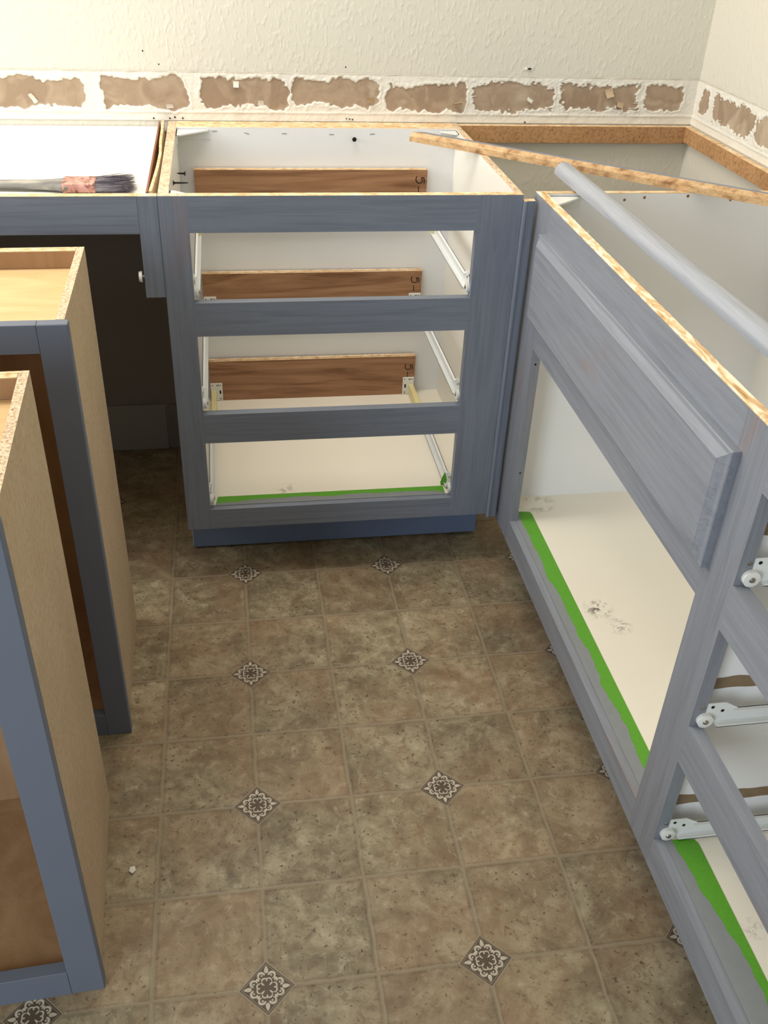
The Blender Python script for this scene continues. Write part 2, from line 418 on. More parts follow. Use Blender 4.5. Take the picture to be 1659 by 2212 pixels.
PB = [(-0.58, -0.40, .934, .030, 0), (-0.372, -0.176, .934, .030, .1), (-0.1415, 0.0512, .9365, .031, 0), (0.0774, 0.2767, .9385, .031, .3), (0.2908, 0.4934, .940, .029, .2),
      (0.5156, 0.7069, .932, .028, .2), (0.7286, 0.9251, .935, .029, 1.0), (0.9439, 1.142, .937, .029, 1.2), (1.1613, 1.2606, .938, .026, .4)]
PB = [(a-X0, b-X0, c, d, e) for a, b, c, d, e in PB]
b1 = band('trim_1', XW-X0, lambda u, z, h: (X0+u, YB-h, z), PB); struct(b1)
PR = [(YB-0.582, YB-0.535, .939, .026, .5), (YB-0.505, YB-0.305, .939, .027, 1.2), (YB-0.285, YB-0.09, .94, .027, .6), (YB-0.065, YB+0.12, .94, .027, .6)]
b2 = band('trim_2', 0.95, lambda u, z, h: (XW-h, YB-u, z), PR, seed=4.0); struct(b2)
# paper flaps still hanging from the wall board
M_PAPER = simple('torn_paper', (196, 172, 142), 0.7, 0.2, var=0.1, scale=50)
M_PAPERW = simple('torn_white_paper', (232, 228, 216), 0.7, 0.2, var=0.06, scale=50)
def flap(x, z, wd, ht, curl, m, ang=0.0):
    mb = MB(); N = 7; rows = []
    for k in range(N):
        t = k/(N-1); a = t*curl
        o = ht*(math.sin(a)/max(curl, .01)); d = ht*((1-math.cos(a))/max(curl, .01))
        ww = wd*(1-0.35*t*abs(nz(x, t, 1, 9)))
        r = []
        for q in (-0.5, -0.15, 0.2, 0.5):
            px, pz = q*ww+0.001*nz(q, t, x, 7), o
            r.append((x+px*math.cos(ang)-pz*math.sin(ang), YB-0.0015-d-0.0006*q, z+px*math.sin(ang)+pz*math.cos(ang)))
        rows.append(r)
    b = len(mb.v)
    for r in rows: mb.v += r
    for k in range(N-1):
        for q in range(3): mb.f.append((b+k*4+q, b+k*4+q+1, b+k*4+q+5, b+k*4+q+4)); mb.mi.append(mb.mat(m))
    return mb
for (x, z, wd, ht, cu, m, an) in ((0.688, .915, .022, .018, 1.9, M_PAPER, 0.2), (0.474, .918, .016, .022, 1.6, M_PAPER, -0.1), (0.868, .933, .016, .012, 1.5, M_PAPERW, 2.6),
                              (1.10, .927, .018, .016, 1.4, M_PAPER, 2.9), (1.063, .958, .020, .022, 0.9, M_PAPER, 3.4), (0.160, .963, .014, .014, 0.8, M_PAPERW, 3.1), (0.006, .903, .016, .012, 1.0, M_PAPERW, 0.1), (-0.29, .912, .010, .026, 0.8, M_PAPERW, 0.5), (0.215, .911, .014, .014, .9, M_PAPERW, .0)):
    f = flap(x, z, wd, ht, cu, m, an).build('paper_flap', fix=False, smooth=True); f.parent = b1
hm = MB()
for (x, z, r) in ((-0.0442, 1.0231, .0018), (-0.0112, 0.9961, .0016), (0.4141, 0.9967, .0016), (0.0036, 0.8817, .0018), (0.0154, 0.8839, .002), (0.0332, 0.882, .0018), (0.4249, 0.883, .0015), (0.417, .884, .0013), (0.432, .882, .0016), (0.8595, 0.8790, .0018), (-0.033, .8815, .0018)):
    hm.cyl((x, YB-0.0042 if z < .98 else YB-0.0003, z), (0, 1, 0), r, r, 0.004, M_DARK, 10)
nh = hm.build('nail_hole'); nh.parent = bpy.data.objects['wall_back']
ns = MB(); ns.box(0.853, 0.860, YB-0.004, YB, 0.998, 1.001, M_DARK); ns.cyl((0.848, YB-0.003, 0.9995), (0, 1, 0), .003, .003, .003, M_WHITE, 8)
ns = ns.build('wall_plug'); ns.parent = bpy.data.objects['wall_back']
# added board, knee-space shade put into its dark grey, and the strip below it
M_KNEE = wall_paint('knee_shade_grey', (132, 130, 126), 40, 0.05); M_KNEE2 = wall_paint('grey_strip', (150, 152, 148), 40, 0.05)
struct(MB().box(-0.60, 0.0, YB-0.007, YB-0.0005, 0.1412, 0.853, M_KNEE).build('knee_shade_board'))
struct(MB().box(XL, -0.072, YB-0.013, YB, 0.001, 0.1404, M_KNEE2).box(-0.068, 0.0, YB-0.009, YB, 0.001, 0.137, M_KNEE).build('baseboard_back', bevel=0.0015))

# ------------------------------------------------------------------ cleats in the blind corner
tag(MB().box(0.6895, 1.275, YB-0.020, YB-0.0035, 0.834, 0.874, M_CLEAT, M_EDGE).build('wall_cleat', bevel=0.0006), 'brown hardboard strip fixed along the back wall in the open corner', 'cleat')
tag(MB().box(XW-0.020, XW-0.0035, 0.040, YB-0.0035, 0.838, 0.874, M_CLEAT, M_EDGE).build('wall_cleat', bevel=0.0006), 'lighter hardboard strip fixed along the right wall, running towards the camera', 'cleat')

# ------------------------------------------------------------------ drawer slide builder
def slide(parent, side, depth, z, L, origin, front=0.05, rot_=None):
    """side: unit inward normal; depth: unit vector into the cabinet; origin: mounting point (x,y) at the front"""
    n = Vector(side); d = Vector(depth); o = Vector((origin[0], origin[1], z))
    def P(a, b, c): return tuple(o+d*a+n*b+Vector((0, 0, c)))
    mb = MB()
    w = 0.0012
    # vertical web with a taller plate at the front, bottom flange, small top lip
    prof = [(0, 0.002), (0.0, 0.034), (0.005, 0.040), (front-0.012, 0.040), (front+0.008, 0.028), (L, 0.028), (L, 0.004), (0.02, 0.004)]
    mb.prism(prof, 'y', 0, w, M_SLIDE, tf=lambda x, y, q: P(x, y, q))
    mb.box(0.03, L, 0, 0.011, 0.003, 0.0042, M_SLIDE, tf=P)
    mb.box(0.03, L, 0.0098, 0.011, 0.003, 0.007, M_SLIDE, tf=P)
    mb.box(front, L, 0, 0.006, 0.027, 0.028, M_SLIDE, tf=P)
    for (a, c) in ((0.022, 0.033), (front-0.014, 0.025)):
        mb.cyl(P(a, w, c), n, 0.0026, 0.0026, 0.0004, M_DARK, 12)
    s = mb.build('drawer_slide', parent)
    r = MB(); r.cyl(P(0.013, w, 0.0125), n, 0.0112, 0.0112, 0.007, M_NYLON, 28).cyl(P(0.013, w+0.007, 0.0125), n, 0.0105, 0.0085, 0.0008, M_NYLON, 28)
    ro = r.build('roller', s, smooth=True)
    MB().cyl(P(0.013, w+0.0078, 0.0125), n, 0.0042, 0.0030, 0.0018, M_STEEL, 16).build('axle', s, smooth=True)
    MB().cyl(P(0.008, w, 0.033), n, 0.0034, 0.0026, 0.0016, M_STEEL, 12).build('screw', s, smooth=True)
    return s

# ------------------------------------------------------------------ drawer base cabinet (centre)
A = thing('drawer_base_cabinet', 'blue-grey drawer base cabinet with three empty drawer openings, facing the camera in the centre', 'cabinet', (0.344, 0.3, 0))
xa, xb, xr = 0.0523, 0.5998, 0.687
AZ = dict(t1=.8079, b1=.6704, t2=.601, b2=.4257, t3=.3573, b3=.1869, f=.1364)
fr = 0.019
MB().box(0.0, xa, 0, fr, AZ['f'], T, M_PZ, M_PEDGE).build('stile', A)
MB().box(xb, xr, 0, fr, AZ['f'], T, M_PZ, M_EDGE).build('stile', A)
MB().box(xa, xb, 0, fr, AZ['t1'], T, M_PX, M_EDGE).build('rail', A)
MB().box(xa, xb, 0, fr, AZ['t2'], AZ['b1'], M_PX).build('rail', A)
MB().box(xa, xb, 0, fr, AZ['t3'], AZ['b2'], M_PX).build('rail', A)
MB().box(xa, xb, 0, fr, AZ['f'], AZ['b3'], M_PX).build('rail', A)
AF = cabinet_floor('drawer_cabinet_floor', [(-0.12, -0.23, .187, .03, (150, 130, 110), .8, 60), (-0.08, 0.02, .187, .03, (150, 130, 110), .6, 60)])
def side_panel(mb, x0, x1, yk, zt, yb):
    q = T-0.001; mb.prism([(fr, q), (fr, zt), (yk, zt), (yk, 0.0), (yb, 0.0), (yb, q)], 'x', x0, x1, M_WHITE)
    mb.box(x0, x1, fr, yb, q, T, M_PEDGE)
    return mb
side_panel(MB(), 0.0, 0.019, 0.13, .1364, 0.607).build('side_panel', A)
side_panel(MB(), 0.674, 0.688, 0.13, .1364, 0.607).build('side_panel', A)
MB().box(0.019, 0.674, 0.5455, 0.5585, 0.187, T, M_COOL, M_EDGE).build('back_panel', A)
MB().box(0.019, 0.674, fr, 0.5455, 0.172, 0.187, AF).build('bottom_panel', A)
MB().box(0.002, 0.70, 0.1117, 0.1237, 0.006, 0.172, M_TOE).build('toe_kick', A, bevel=0.001)
MB().box(0.019, 0.674, 0.5585, 0.6070, T-0.016, T, M_WHITE, M_EDGE).build('back_nailer', A)
# plastic corner blocks
def corner_block(parent, x, y, sx, sy, z, L=0.07):
    mb = MB(); mb.prism([(x, y), (x+sx*L, y), (x+sx*L*0.95, y+sy*0.008), (x+sx*0.008, y+sy*L*0.75), (x, y+sy*L*0.75)], 'z', z-0.004, z, M_NYLON)
    mb.box(min(x, x+sx*L), max(x, x+sx*L), min(y, y+sy*.003), max(y, y+sy*.003), z-0.022, z, M_NYLON)
    mb.box(min(x, x+sx*.003), max(x, x+sx*.003), min(y, y+sy*L*.75), max(y, y+sy*L*.75), z-0.022, z, M_NYLON)
    return mb.build('corner_block', parent, bevel=0.0006)
corner_block(A, 0.019, fr, 1, 1, T-0.008, 0.062)
corner_block(A, 0.019, 0.5455, 1, -1, T-0.004, 0.075)
corner_block(A, 0.674, 0.5455, -1, -1, T-0.004, 0.04)
# mounting boards at the back with rear brackets and the pencilled mark
glyph = [(0.008, 0.0), (0.004, -0.010), (0.000, -0.012), (-0.0, -0.012)]
def mark(parent, xr_, zr_, y, sc_=1.0, dash=True):
    pts = [(-.0105, .0085), (-.0118, .004), (-.0105, .0), (-.0070, -.0022), (-.0025, -.0016), (-.0008, .0022), (-.0030, .0062), (.0012, .0066), (.0022, .0015), (.0018, -.0025)]
    mb = MB(); prev = None
    def seg(a, b, wd):
        d = (Vector((b[0]-a[0], 0, b[1]-a[1]))).normalized(); pn = Vector((-d.z, 0, d.x))*wd/2; e = d*wd*0.3
        P = [Vector((a[0], 0, a[1]))-e-pn, Vector((b[0], 0, b[1]))+e-pn, Vector((b[0], 0, b[1]))+e+pn, Vector((a[0], 0, a[1]))-e+pn]
        q = len(mb.v)
        mb.v += [(xr_+p.x*sc_, y-0.0004, zr_+p.z*sc_) for p in P]; mb.f.append((q, q+1, q+2, q+3)); mb.mi.append(mb.mat(M_INK))
    for a, b in zip(pts, pts[1:]): seg(a, b, 0.0014)
    if dash: seg((-.0068, -.0075), (-.0064, -.0165), 0.0013)
    return mb.build('pencil_mark', parent, fix=False)
bz = [(.6695, .787), (.4195, .5370), (.187, .3005)]
for k, (z0, z1) in enumerate(bz):
    x0, x1 = ((0.052, 0.6055), (0.0535, 0.608), (0.055, 0.605))[k]
    b = MB(); b.box(x0, x1, 0.5227, 0.541, z0, z1, M_PLY, M_EDGE); b.box(x0, x1, .5285, .5300, z1, z1+0.0003, M_BROWN); bo = b.build('mounting_board', A)
    mark(bo, x1-0.010, z1-0.028 if k < 2 else z1-0.036, 0.5227, 1.5)
    for s_ in (0, 1):
        bx0 = x0+0.001 if s_ == 0 else x1-0.034+0.002
        zz = (0.675, 0.4275, 0.188)[k]
        br = MB(); br.box(bx0, bx0+0.031, 0.5205, 0.5227, zz, zz+0.051, M_NYLON)
        for (ax, az) in ((.005, .045), (.017, .045), (.026, .045), (.025 if s_ == 0 else .006, .006)): br.cyl((bx0+ax, 0.5203, zz+az), (0, 1, 0), .0019, .0019, .001, M_DARK, 10)
        hx = bx0+(0.023 if s_ == 0 else 0.005); br.box(hx, hx+0.004, 0.5202, 0.5206, zz+0.020, zz+0.030, M_DARK)
        sx0 = bx0+(0.002 if s_ == 0 else 0.017)
        br.box(sx0, sx0+0.012, 0.385, 0.5205, zz+0.004, zz+0.030, M_YELLOW)
        bo2 = br.build('rear_bracket', bo, bevel=0.0006)
        for (ax, az) in ((.020, .0445), (.025 if s_ == 0 else .006, .006)): MB().cyl((bx0+ax, 0.5205, zz+az), (0, -1, 0), .0026, .0018, .0014, M_STEEL, 12).build('screw', bo2)
for (z, L) in ((.6735, .375), (.430, .375), (.190, .375)):
    slide(A, (1, 0, 0), (0, 1, 0), z, L, (0.0523, 0.008))
    slide(A, (-1, 0, 0), (0, 1, 0), z, L, (0.6030, 0.008))
# spacers that carry the slides along the side panels
sg = MB()
def rings_along(h, d, prof, seg=14):
    h, d = Vector(h), Vector(d).normalized(); u = d.orthogonal().normalized(); v = d.cross(u)
    return [[tuple(h+d*t+(u*math.cos(2*math.pi*k/seg)+v*math.sin(2*math.pi*k/seg))*r) for k in range(seg)] for t, r in prof]
def screw(parent, head, direction, L, name='screw'):
    prof = [(0, 0.0050), (0.0006, 0.0052), (0.003, 0.0020)]; N = int(L/0.0022)
    for k in range(N):
        r = 0.0027*(1-0.6*(k/N)**3); t = 0.003+k*(L-0.003)/N; prof += [(t+.0002, r*.55), (t+.0010, r), (t+.0014, r*.55)]
    prof.append((L, 0.0003))
    return MB().loft(rings_along(head, direction, prof), M_SCREW).build(name, parent)
screw(A, (0.0215+0.016, 0.395, 0.812), (-1, 0.15, 0.0), 0.018)
screw(A, (0.020, 0.2005, 0.845), (1, 0, 0), 0.030)
screw(A, (0.428, 0.535, 0.853), (0, 1, 0.0), 0.012)
for (x, z, a) in ((.178, .8635, -.3), (.2646, .8635, 0), (.3752, .862, 0), (.4717, .8635, .1), (.105, .868, 0)):
    MB().box(-0.0055, 0.0055, 0.5445, 0.5455, -0.0005, 0.0005, M_STAPLE, tf=lambda px, py, pz, x=x, z=z, a=a: (x+px*math.cos(a)-pz*math.sin(a), py, z+px*math.sin(a)+pz*math.cos(a))).build('staple', A)

# ------------------------------------------------------------------ knee space apron, cover board, shims
K = thing('knee_space_apron', 'blue-grey rail over the open knee space, left of the drawer cabinet', 'cabinet rail', (-0.4, 0.0, 0.7))
MB().box(-0.66, -0.037, 0, fr, .807, T, M_PX, M_EDGE).build('rail', K)
MB().box(-0.037, -0.0005, 0, fr, .6835, T, M_PZ, M_EDGE).build('stile', K, bevel=0.0008)
MB().box(-0.62, -0.03, 0.30, 0.316, .80, .857, M_WHITE).build('support_bar', K)
MB().box(-0.64, -0.62, fr, YB-.02, 0.0, .857, M_WHITE).build('side_panel', K)
g = MB(); g.cyl((-0.0375, 0.009, 0.7225), (-1, 0, 0), 0.004, 0.004, 0.004, M_STEEL, 14); g.cyl((-0.0415, 0.009, 0.7225), (-1, 0, 0), 0.0108, 0.0098, 0.006, M_NYLON, 24)
g.build('roller', K, smooth=True)
CB = MB().box(-0.66, -0.0225, fr+0.0005, YB-0.0035, 0.858, 0.864, M_WHITE, tf=None).build('cover_board', bevel=0.001)
tag(CB, 'bright white board laid over the knee space under the paint brush', 'board')
# splintered thin strips between board and cabinet
def bent_strip(name, pts, wd, z0, z1, m, label, top=None):
    mb = MB(); rings = []
    for (x, y) in pts: rings.append([(x-wd/2, y, z0), (x+wd/2, y, z0), (x+wd/2, y, z1), (x-wd/2, y, z1)])
    mb.loft(rings, m); o = mb.build(name); tag(o, label, 'wood strip'); return o
bent_strip('wood_strip', [(-.0200, .6), (-.0196, .45), (-.0198, .3), (-.0196, .15), (-.0196, .024)], .0035, .790, .8765, M_BROWN, 'thin dark reddish wood strip against the right edge of the white board')
bent_strip('wood_strip', [(-.0125, .6), (-.0105, .50), (-.0098, .40), (-.0062, .30), (-.0072, .2), (-.0095, .12), (-.0132, .024)], .0055, .840, .8785, M_EDGE, 'thin bent splintered pale wood strip wedged beside the drawer cabinet side')

# ------------------------------------------------------------------ paint brush
PBR = thing('paint_brush', 'paint brush with worn grey handle, copper ferrule and dark bristles lying on the white board', 'paint brush', (-0.14, 0.08, 0.864))
def sec(x, yc, zc, ry, rz, p=2.6, n=28):
    r = []
    for k in range(n):
        a = 2*math.pi*k/n; c, s = math.cos(a), math.sin(a)
        r.append((x, yc+ry*math.copysign(abs(c)**(2/p), c), zc+rz*math.copysign(abs(s)**(2/p), s)))
    return r
zb = 0.8645; yc = 0.082
M_HAND = NT('worn_grey_handle'); _n = M_HAND.noise(M_HAND.co((6, 40, 40)), 1.5, 4)
_c = M_HAND.ramp(_n, [(0.35, lin((112, 108, 104))), (0.5, lin((150, 146, 138))), (0.62, lin((190, 180, 160)))]); M_HAND = M_HAND.fin(_c, 0.5, 0.4)
M_COP = NT('copper_ferrule'); _n = M_COP.noise(M_COP.co(), 90, 4); M_COP = M_COP.fin(M_COP.ramp(_n, [(0.35, lin((120, 74, 60))), (0.5, lin((202, 146, 130))), (0.7, lin((216, 168, 152)))]), 0.42, 0.5, 0.25)
h = MB()
h.loft([sec(-0.345, yc+.004, zb+.009, .004, .004, 2), sec(-0.340, yc+.004, zb+.009, .009, .0075, 2), sec(-0.32, yc+.003, zb+.0095, .011, .0085, 2.2), sec(-0.27, yc+.002, zb+.0095, .0115, .0085, 2.2),
        sec(-0.235, yc, zb+.0095, .012, .0085, 2.2), sec(-0.21, yc, zb+.0095, .014, .0088, 2.3), sec(-0.19, yc, zb+.0095, .019, .009, 2.5), sec(-0.178, yc, zb+.0095, .024, .009, 3), sec(-0.168, yc, zb+.0095, .0265, .009, 4)], M_HAND)
h.build('handle', PBR, smooth=True)
f = MB(); f.loft([sec(-0.172, yc, zb+.0100, .0272, .0095, 6), sec(-0.168, yc, zb+.0100, .0282, .0100, 6), sec(-0.164, yc, zb+.0100, .0272, .0095, 6), sec(-0.128, yc, zb+.0100, .0272, .0095, 6), sec(-0.126, yc, zb+.0100, .0282, .0102, 6),
        sec(-0.124, yc, zb+.0100, .0272, .0095, 6), sec(-0.119, yc, zb+.0100, .0272, .0095, 6), sec(-0.117, yc, zb+.0100, .0282, .0102, 6), sec(-0.114, yc, zb+.0100, .0270, .0094, 6)], M_COP)
fo = f.build('ferrule', PBR, smooth=True)
MB().cyl((-0.166, yc-0.0272, zb+0.010), (0, -1, 0), 0.004, 0.003, 0.001, M_STEEL, 14).build('rivet', fo)
M_BRS = NT('dark_bristle'); _n = M_BRS.noise(M_BRS.co((12, 400, 400)), 1, 3); M_BRS = M_BRS.fin(M_BRS.ramp(_n, [(0.35, lin((58, 52, 66))), (0.50, lin((104, 96, 106))), (0.62, lin((156, 148, 152)))]), 0.6, 0.3)
b = MB(); b.loft([sec(-0.116, yc, zb+.010, .0262, .0085, 5), sec(-0.10, yc, zb+.010, .027, .0090, 4), sec(-0.075, yc+.002, zb+.010, .029, .0092, 3), sec(-0.060, yc+.003, zb+.0095, .026, .0075, 2.5), sec(-0.053, yc+.003, zb+.009, .016, .005, 2.2)], M_BRS)
i_ = b.mat(M_BRS)
for k in range(900):
    a = random.uniform(-1, 1); c = random.uniform(-1, 1)
    y0, z0 = yc+a*.026, zb+.010+c*.0085
    fx = random.gauss(0, 1); L = 0.072+random.uniform(-.016, .006)-0.010*a*a
    y1, z1 = y0+a*.010+.004+random.gauss(0, .0018), max(zb+0.0008, z0+c*.003+random.gauss(0, .0012))
    ym, zm = (y0*.5+y1*.5)-a*.002, z0*.45+z1*.55
    q = len(b.v); r = .00022
    for (x, y, z, rr) in ((-.116, y0, z0, r), (-.116+L*.55, ym, zm, r), (-.116+L, y1, z1, r*.4)):
        b.v += [(x, y+rr, z), (x, y-rr*.5, z+rr*.87), (x, y-rr*.5, z-rr*.87)]
    for s_ in (0, 3):
        for t_ in range(3):
            u_ = (t_+1) % 3; b.f.append((q+s_+t_, q+s_+u_, q+s_+3+u_, q+s_+3+t_)); b.mi.append(i_)
b.build('bristles', PBR, fix=False)

# ------------------------------------------------------------------ filler moulding between the two runs
FM = MB().prism([(0.6875, 0.0005), (0.6875, -0.0045), (0.6885, -0.007), (0.692, -0.008), (0.696, -0.0062), (0.699, -0.0055), (0.707, -0.0055), (0.7105, -0.0045), (0.7115, 0.010), (0.6885, 0.010), (0.6885, 0.0005)], 'z', 0.131, 0.8655, M_PZ, M_EDGE)
tag(FM.build('filler_moulding', bevel=0.0), 'narrow vertical blue-grey moulding covering the gap in the inner corner', 'moulding')

# ------------------------------------------------------------------ right run: sink base and drawer base
def run_side(mb, y0, y1, m=None, yin=None):
    q = T-0.001; mb.prism([(XR+fr, q), (XR+fr, .1151), (XR+.09, .1151), (XR+.09, 0), (1.283, 0), (1.283, q)], 'y', y0, y1, m or M_WHITE)
    mb.box(XR+fr, 1.283, y0, y1, q, T, M_EDGE)
    return mb
def ragged_edge(mb, y0, y1, seed, zt=T):
    # chipped remains of glue and veneer on the top edge of the face frame
    N = int((y1-y0)/0.004); z = zt+0.0004
    L = []
    for k in range(N+1):
        y = y0+(y1-y0)*k/N
        w0 = 0.0008+0.003*max(0, nz(y, 0, seed, 16)); w1 = 0.0185-0.004*max(0, nz(y, 0, seed+3, 22))
        L.append((XR+w0, XR+w1, y, z+0.0012+0.0022*abs(nz(y, 0, seed+7, 40))))
    for a, b in zip(L, L[1:]):
        q = len(mb.v)
        mb.v += [(a[0], a[2], z), (a[0]+.001, a[2], a[3]), (a[1]-.001, a[2], a[3]*.6+z*.4), (a[1], a[2], z), (b[0], b[2], z), (b[0]+.001, b[2], b[3]), (b[1]-.001, b[2], b[3]*.6+z*.4), (b[1], b[2], z)]
        for t_ in range(3): mb.f.append((q+t_, q+t_+4, q+t_+5, q+t_+1)); mb.mi.append(mb.mat(M_CHIPS))
    return mb
SB = thing('sink_base_cabinet', 'grey-blue sink base cabinet on the right, wide open below its false drawer front', 'cabinet', (1.0, -0.44, 0))
y1_, yo0, yo1, ym = 0.024, -0.0863, -0.8663, -0.903
zs, zsb, zfb = .5945, .1727, .1151
MB().box(XR, XR+fr, yo0, y1_, zfb, T, M_PZ2, M_CHIPS).build('stile', SB)
MB().box(XR, XR+fr, ym, yo1, zfb, T, M_PZ2, M_CHIPS).build('stile', SB)
MB().box(XR, XR+fr, yo1, yo0, .800, T, M_PY, M_CHIPS).build('rail', SB)
MB().box(XR, XR+fr, yo1, yo0, zs, .660, M_PY).build('rail', SB)
MB().box(XR, XR+fr, yo1, yo0, zfb, zsb, M_PY).build('rail', SB)
ragged_edge(MB(), ym, 0.012, 2.0).build('chipped_edge', SB, fix=False)
run_side(MB(), 0.010, 0.024, M_COOL).build('side_panel', SB)
run_side(MB(), ym, ym+0.013).build('side_panel', SB)
MB().box(1.275, 1.283, ym+.013, 0.010, .1727, T, M_WHITE, M_EDGE).build('back_panel', SB)
BFm = cabinet_floor('sink_cabinet_floor', [(0.815-1.0, -0.405+0.44, .173, .035, (120, 110, 98), 1.3, 60), (0.80-1.0, -0.02+0.44, .173, .05, (178, 160, 120), 1.2, 40), (0.84-1, -0.46+.44, .173, .03, (90, 80, 70), .8, 90)])
MB().box(XR+fr, 1.275, ym+.013, 0.010, .158, .1727, BFm).build('bottom_panel', SB)
MB().box(XR+.078, XR+.0899, ym, y1_, 0.004, .158, M_TOE).build('toe_kick', SB)
corner_block(SB, XR+fr, 0.010, 1, -1, T-0.006, 0.07)
for (x, z, r) in ((.8958, .8625, .0028), (.9365, .867, .003), (1.0268, .8695, .0032), (1.1186, .8614, .0026), (.9583, .8048, .002)):
    MB().cyl((x, 0.0098, z), (0, -1, 0), r, r*.8, 0.0003, M_BROWN, 8).build('staple_hole', SB)
# false drawer front with a routed border
ff = MB(); oy0, oy1, oz0, oz1 = -0.879, -0.0675, .648, .822
iy0, iy1, iz0, iz1 = -0.864, -0.0835, .6635, .8065
def rect(x, a, b, c, d): return [(x, a, c), (x, b, c), (x, b, d), (x, a, d)]
ff.loft([rect(XR-0.0002, oy0, oy1, oz0, oz1), rect(XR-0.011, oy0, oy1, oz0, oz1), rect(XR-0.0125, oy0+.0012, oy1-.0012, oz0+.0012, oz1-.0012), rect(XR-0.0135, oy0+.006, oy1-.006, oz0+.006, oz1-.006),
         rect(XR-0.018, iy0-.0035, iy1+.0035, iz0-.0035, iz1+.0035), rect(XR-0.020, iy0, iy1, iz0, iz1), rect(XR-0.0212, iy0+.0015, iy1-.0015, iz0+.0015, iz1-.0015)], M_PY)
ff.build('false_drawer_front', SB)
for (x, z) in ((.727, .56), (.727, .30)): MB().cyl((x, yo0-0.0001, z), (0, -1, 0), .0024, .002, .0003, M_DARK, 10).build('screw_hole', SB)
# splinter standing off the edge
MB().loft([[(0.7225, -0.262, T), (0.7255, -0.262, T), (0.7240, -0.266, T)], [(0.7232, -0.263, T+.008), (0.7246, -0.263, T+.008), (0.7240, -0.265, T+.008)], [(0.7236, -0.262, T+.016), (0.7239, -0.262, T+.016), (0.7238, -0.2625, T+.016)]], M_EDGE).build('splinter', SB)

DB = thing('drawer_base_cabinet', 'blue-grey drawer base cabinet at the right edge, its left drawer slides showing, nearest the camera', 'cabinet', (1.0, -1.15, 0))
yo2, yo3, ye = -0.940, -1.38, -1.42
MB().box(XR, XR+fr, yo2, ym, zfb, T, M_PZ2, M_CHIPS).build('stile', DB)
MB().box(XR, XR+fr, ye, yo3, zfb, T, M_PZ2, M_CHIPS).build('stile', DB)
for (a, b_, m) in ((.803, T, M_CHIPS), (.5945, .6664, None), (.3466, .4183, None), (zfb, .1725, None)):
    MB().box(XR, XR+fr, yo3, yo2, a, b_, M_PY, m).build('rail', DB)
ragged_edge(MB(), ye, ym, 5.0).build('chipped_edge', DB, fix=False)
run_side(MB(), ym-.013, ym, M_COOL).build('side_panel', DB)
run_side(MB(), ye, ye+.013, M_COOL).build('side_panel', DB)
MB().box(1.275, 1.283, ye+.013, ym-.013, .1725, T, M_WHITE, M_EDGE).build('back_panel', DB)
DF = cabinet_floor('right_cabinet_floor', [(0.80-1, -1.10+1.15, .173, .02, (120, 110, 100), .8, 80)])
MB().box(XR+fr, 1.275, ye+.013, ym-.013, .158, .1725, DF).build('bottom_panel', DB)
MB().box(XR+.078, XR+.090, ye, ym, 0.004, .158, M_TOE).build('toe_kick', DB)
for z in (.6665, .4185, .1728):
    slide(DB, (0, -1, 0), (1, 0, 0), z, .50, (0.7225, -0.9385), 0.052)
    slide(DB, (0, 1, 0), (1, 0, 0), z, .50, (0.7225, -1.3815), 0.052)
for k, z in enumerate((.735, .474, .2295)):
    gm = MB(); N = 60; up = []; dn = []
    for i in range(N+1):
        x = 0.740+0.30*i/N; up.append((x, z+.009+.004*nz(x, k, 1, 30))); dn.append((x, z-.012+.004*nz(x, k, 4, 25)))
    gm.prism(up+dn[::-1], 'y', ym-.0136, ym-.0131, M_GLUE); gm.build('glue_residue', DB)

# ------------------------------------------------------------------ masking tape with paint run over its edge
def tape_x(name, label, x0, x1, yA, yB, z, paint0, n=120, seed=0, amp=.006):
    """strip running in x, paint between yA-side and a ragged line"""
    t = thing(name, label, 'tape', ((x0+x1)/2, yA, z))
    mb = MB(); top = []; bot = []
    for k in range(n+1):
        x = x0+(x1-x0)*k/n; top.append((x, yB)); bot.append((x, yA))
    top[0] = (x0+.005, yB); top[1] = (x0+.006, yB)
    mb.prism(bot+top[::-1], 'z', z+.0002, z+.0006, M_TAPE); o = mb.build('tape_strip', t)
    pm = MB(); e = []
    for k in range(n+1):
        x = x0+(x1-x0)*k/n; q = k/n
        e.append((x, paint0+amp*nz(x, 0, seed, 14)+amp*.5*nz(x, 0, seed+2, 50)-0.010*max(0, 1-q*5)-.008*max(0, 1-(1-q)*9)))
    pm.prism([(x0, yA-.004)]+[(x1, yA-.004)]+e[::-1], 'z', z+.0006, z+.0009, M_SMEAR); pm.build('paint_smear', t)
    return t
ta = tape_x('masking_tape', 'green masking tape along the floor edge of the bottom drawer opening in the centre cabinet', 0.064, 0.590, fr+.0005, 0.0515, .187, .034, seed=3)
# folded tape end standing up at the right, beside the roller
lf = MB(); lf.prism([(0.586, .1885), (0.5845, .197), (0.588, .210), (0.5935, .224), (0.597, .214), (0.5995, .204), (0.5985, .1885)], 'y', .052, .0528, M_TAPE); tag(lf.build('masking_tape'), 'small pointed green tape scrap standing up beside the bottom right roller of the centre cabinet', 'tape')
def tape_y(name, label, y0, y1, xA, xB, z, paint, seed, n=160, amp=.009, bulge=None):
    t = thing(name, label, 'tape', (xA, (y0+y1)/2, z))
    mb = MB(); mb.prism([(xA, y0), (xB, y0), (xB, y1-.012), (xB-.004, y1-.004), (xA, y1)], 'z', z+.0002, z+.0006, M_TAPE); mb.build('tape_strip', t)
    e = []
    for k in range(n+1):
        y = y0+(y1-y0)*k/n; e.append((paint(y)+amp*nz(0, y, seed, 12)+amp*.4*nz(0, y, seed+2, 45), y))
    MB().prism([(xA-.004, y1), (xA-.004, y0)]+e, 'z', z+.0006, z+.0009, M_SMEAR).build('paint_smear', t)
    return t
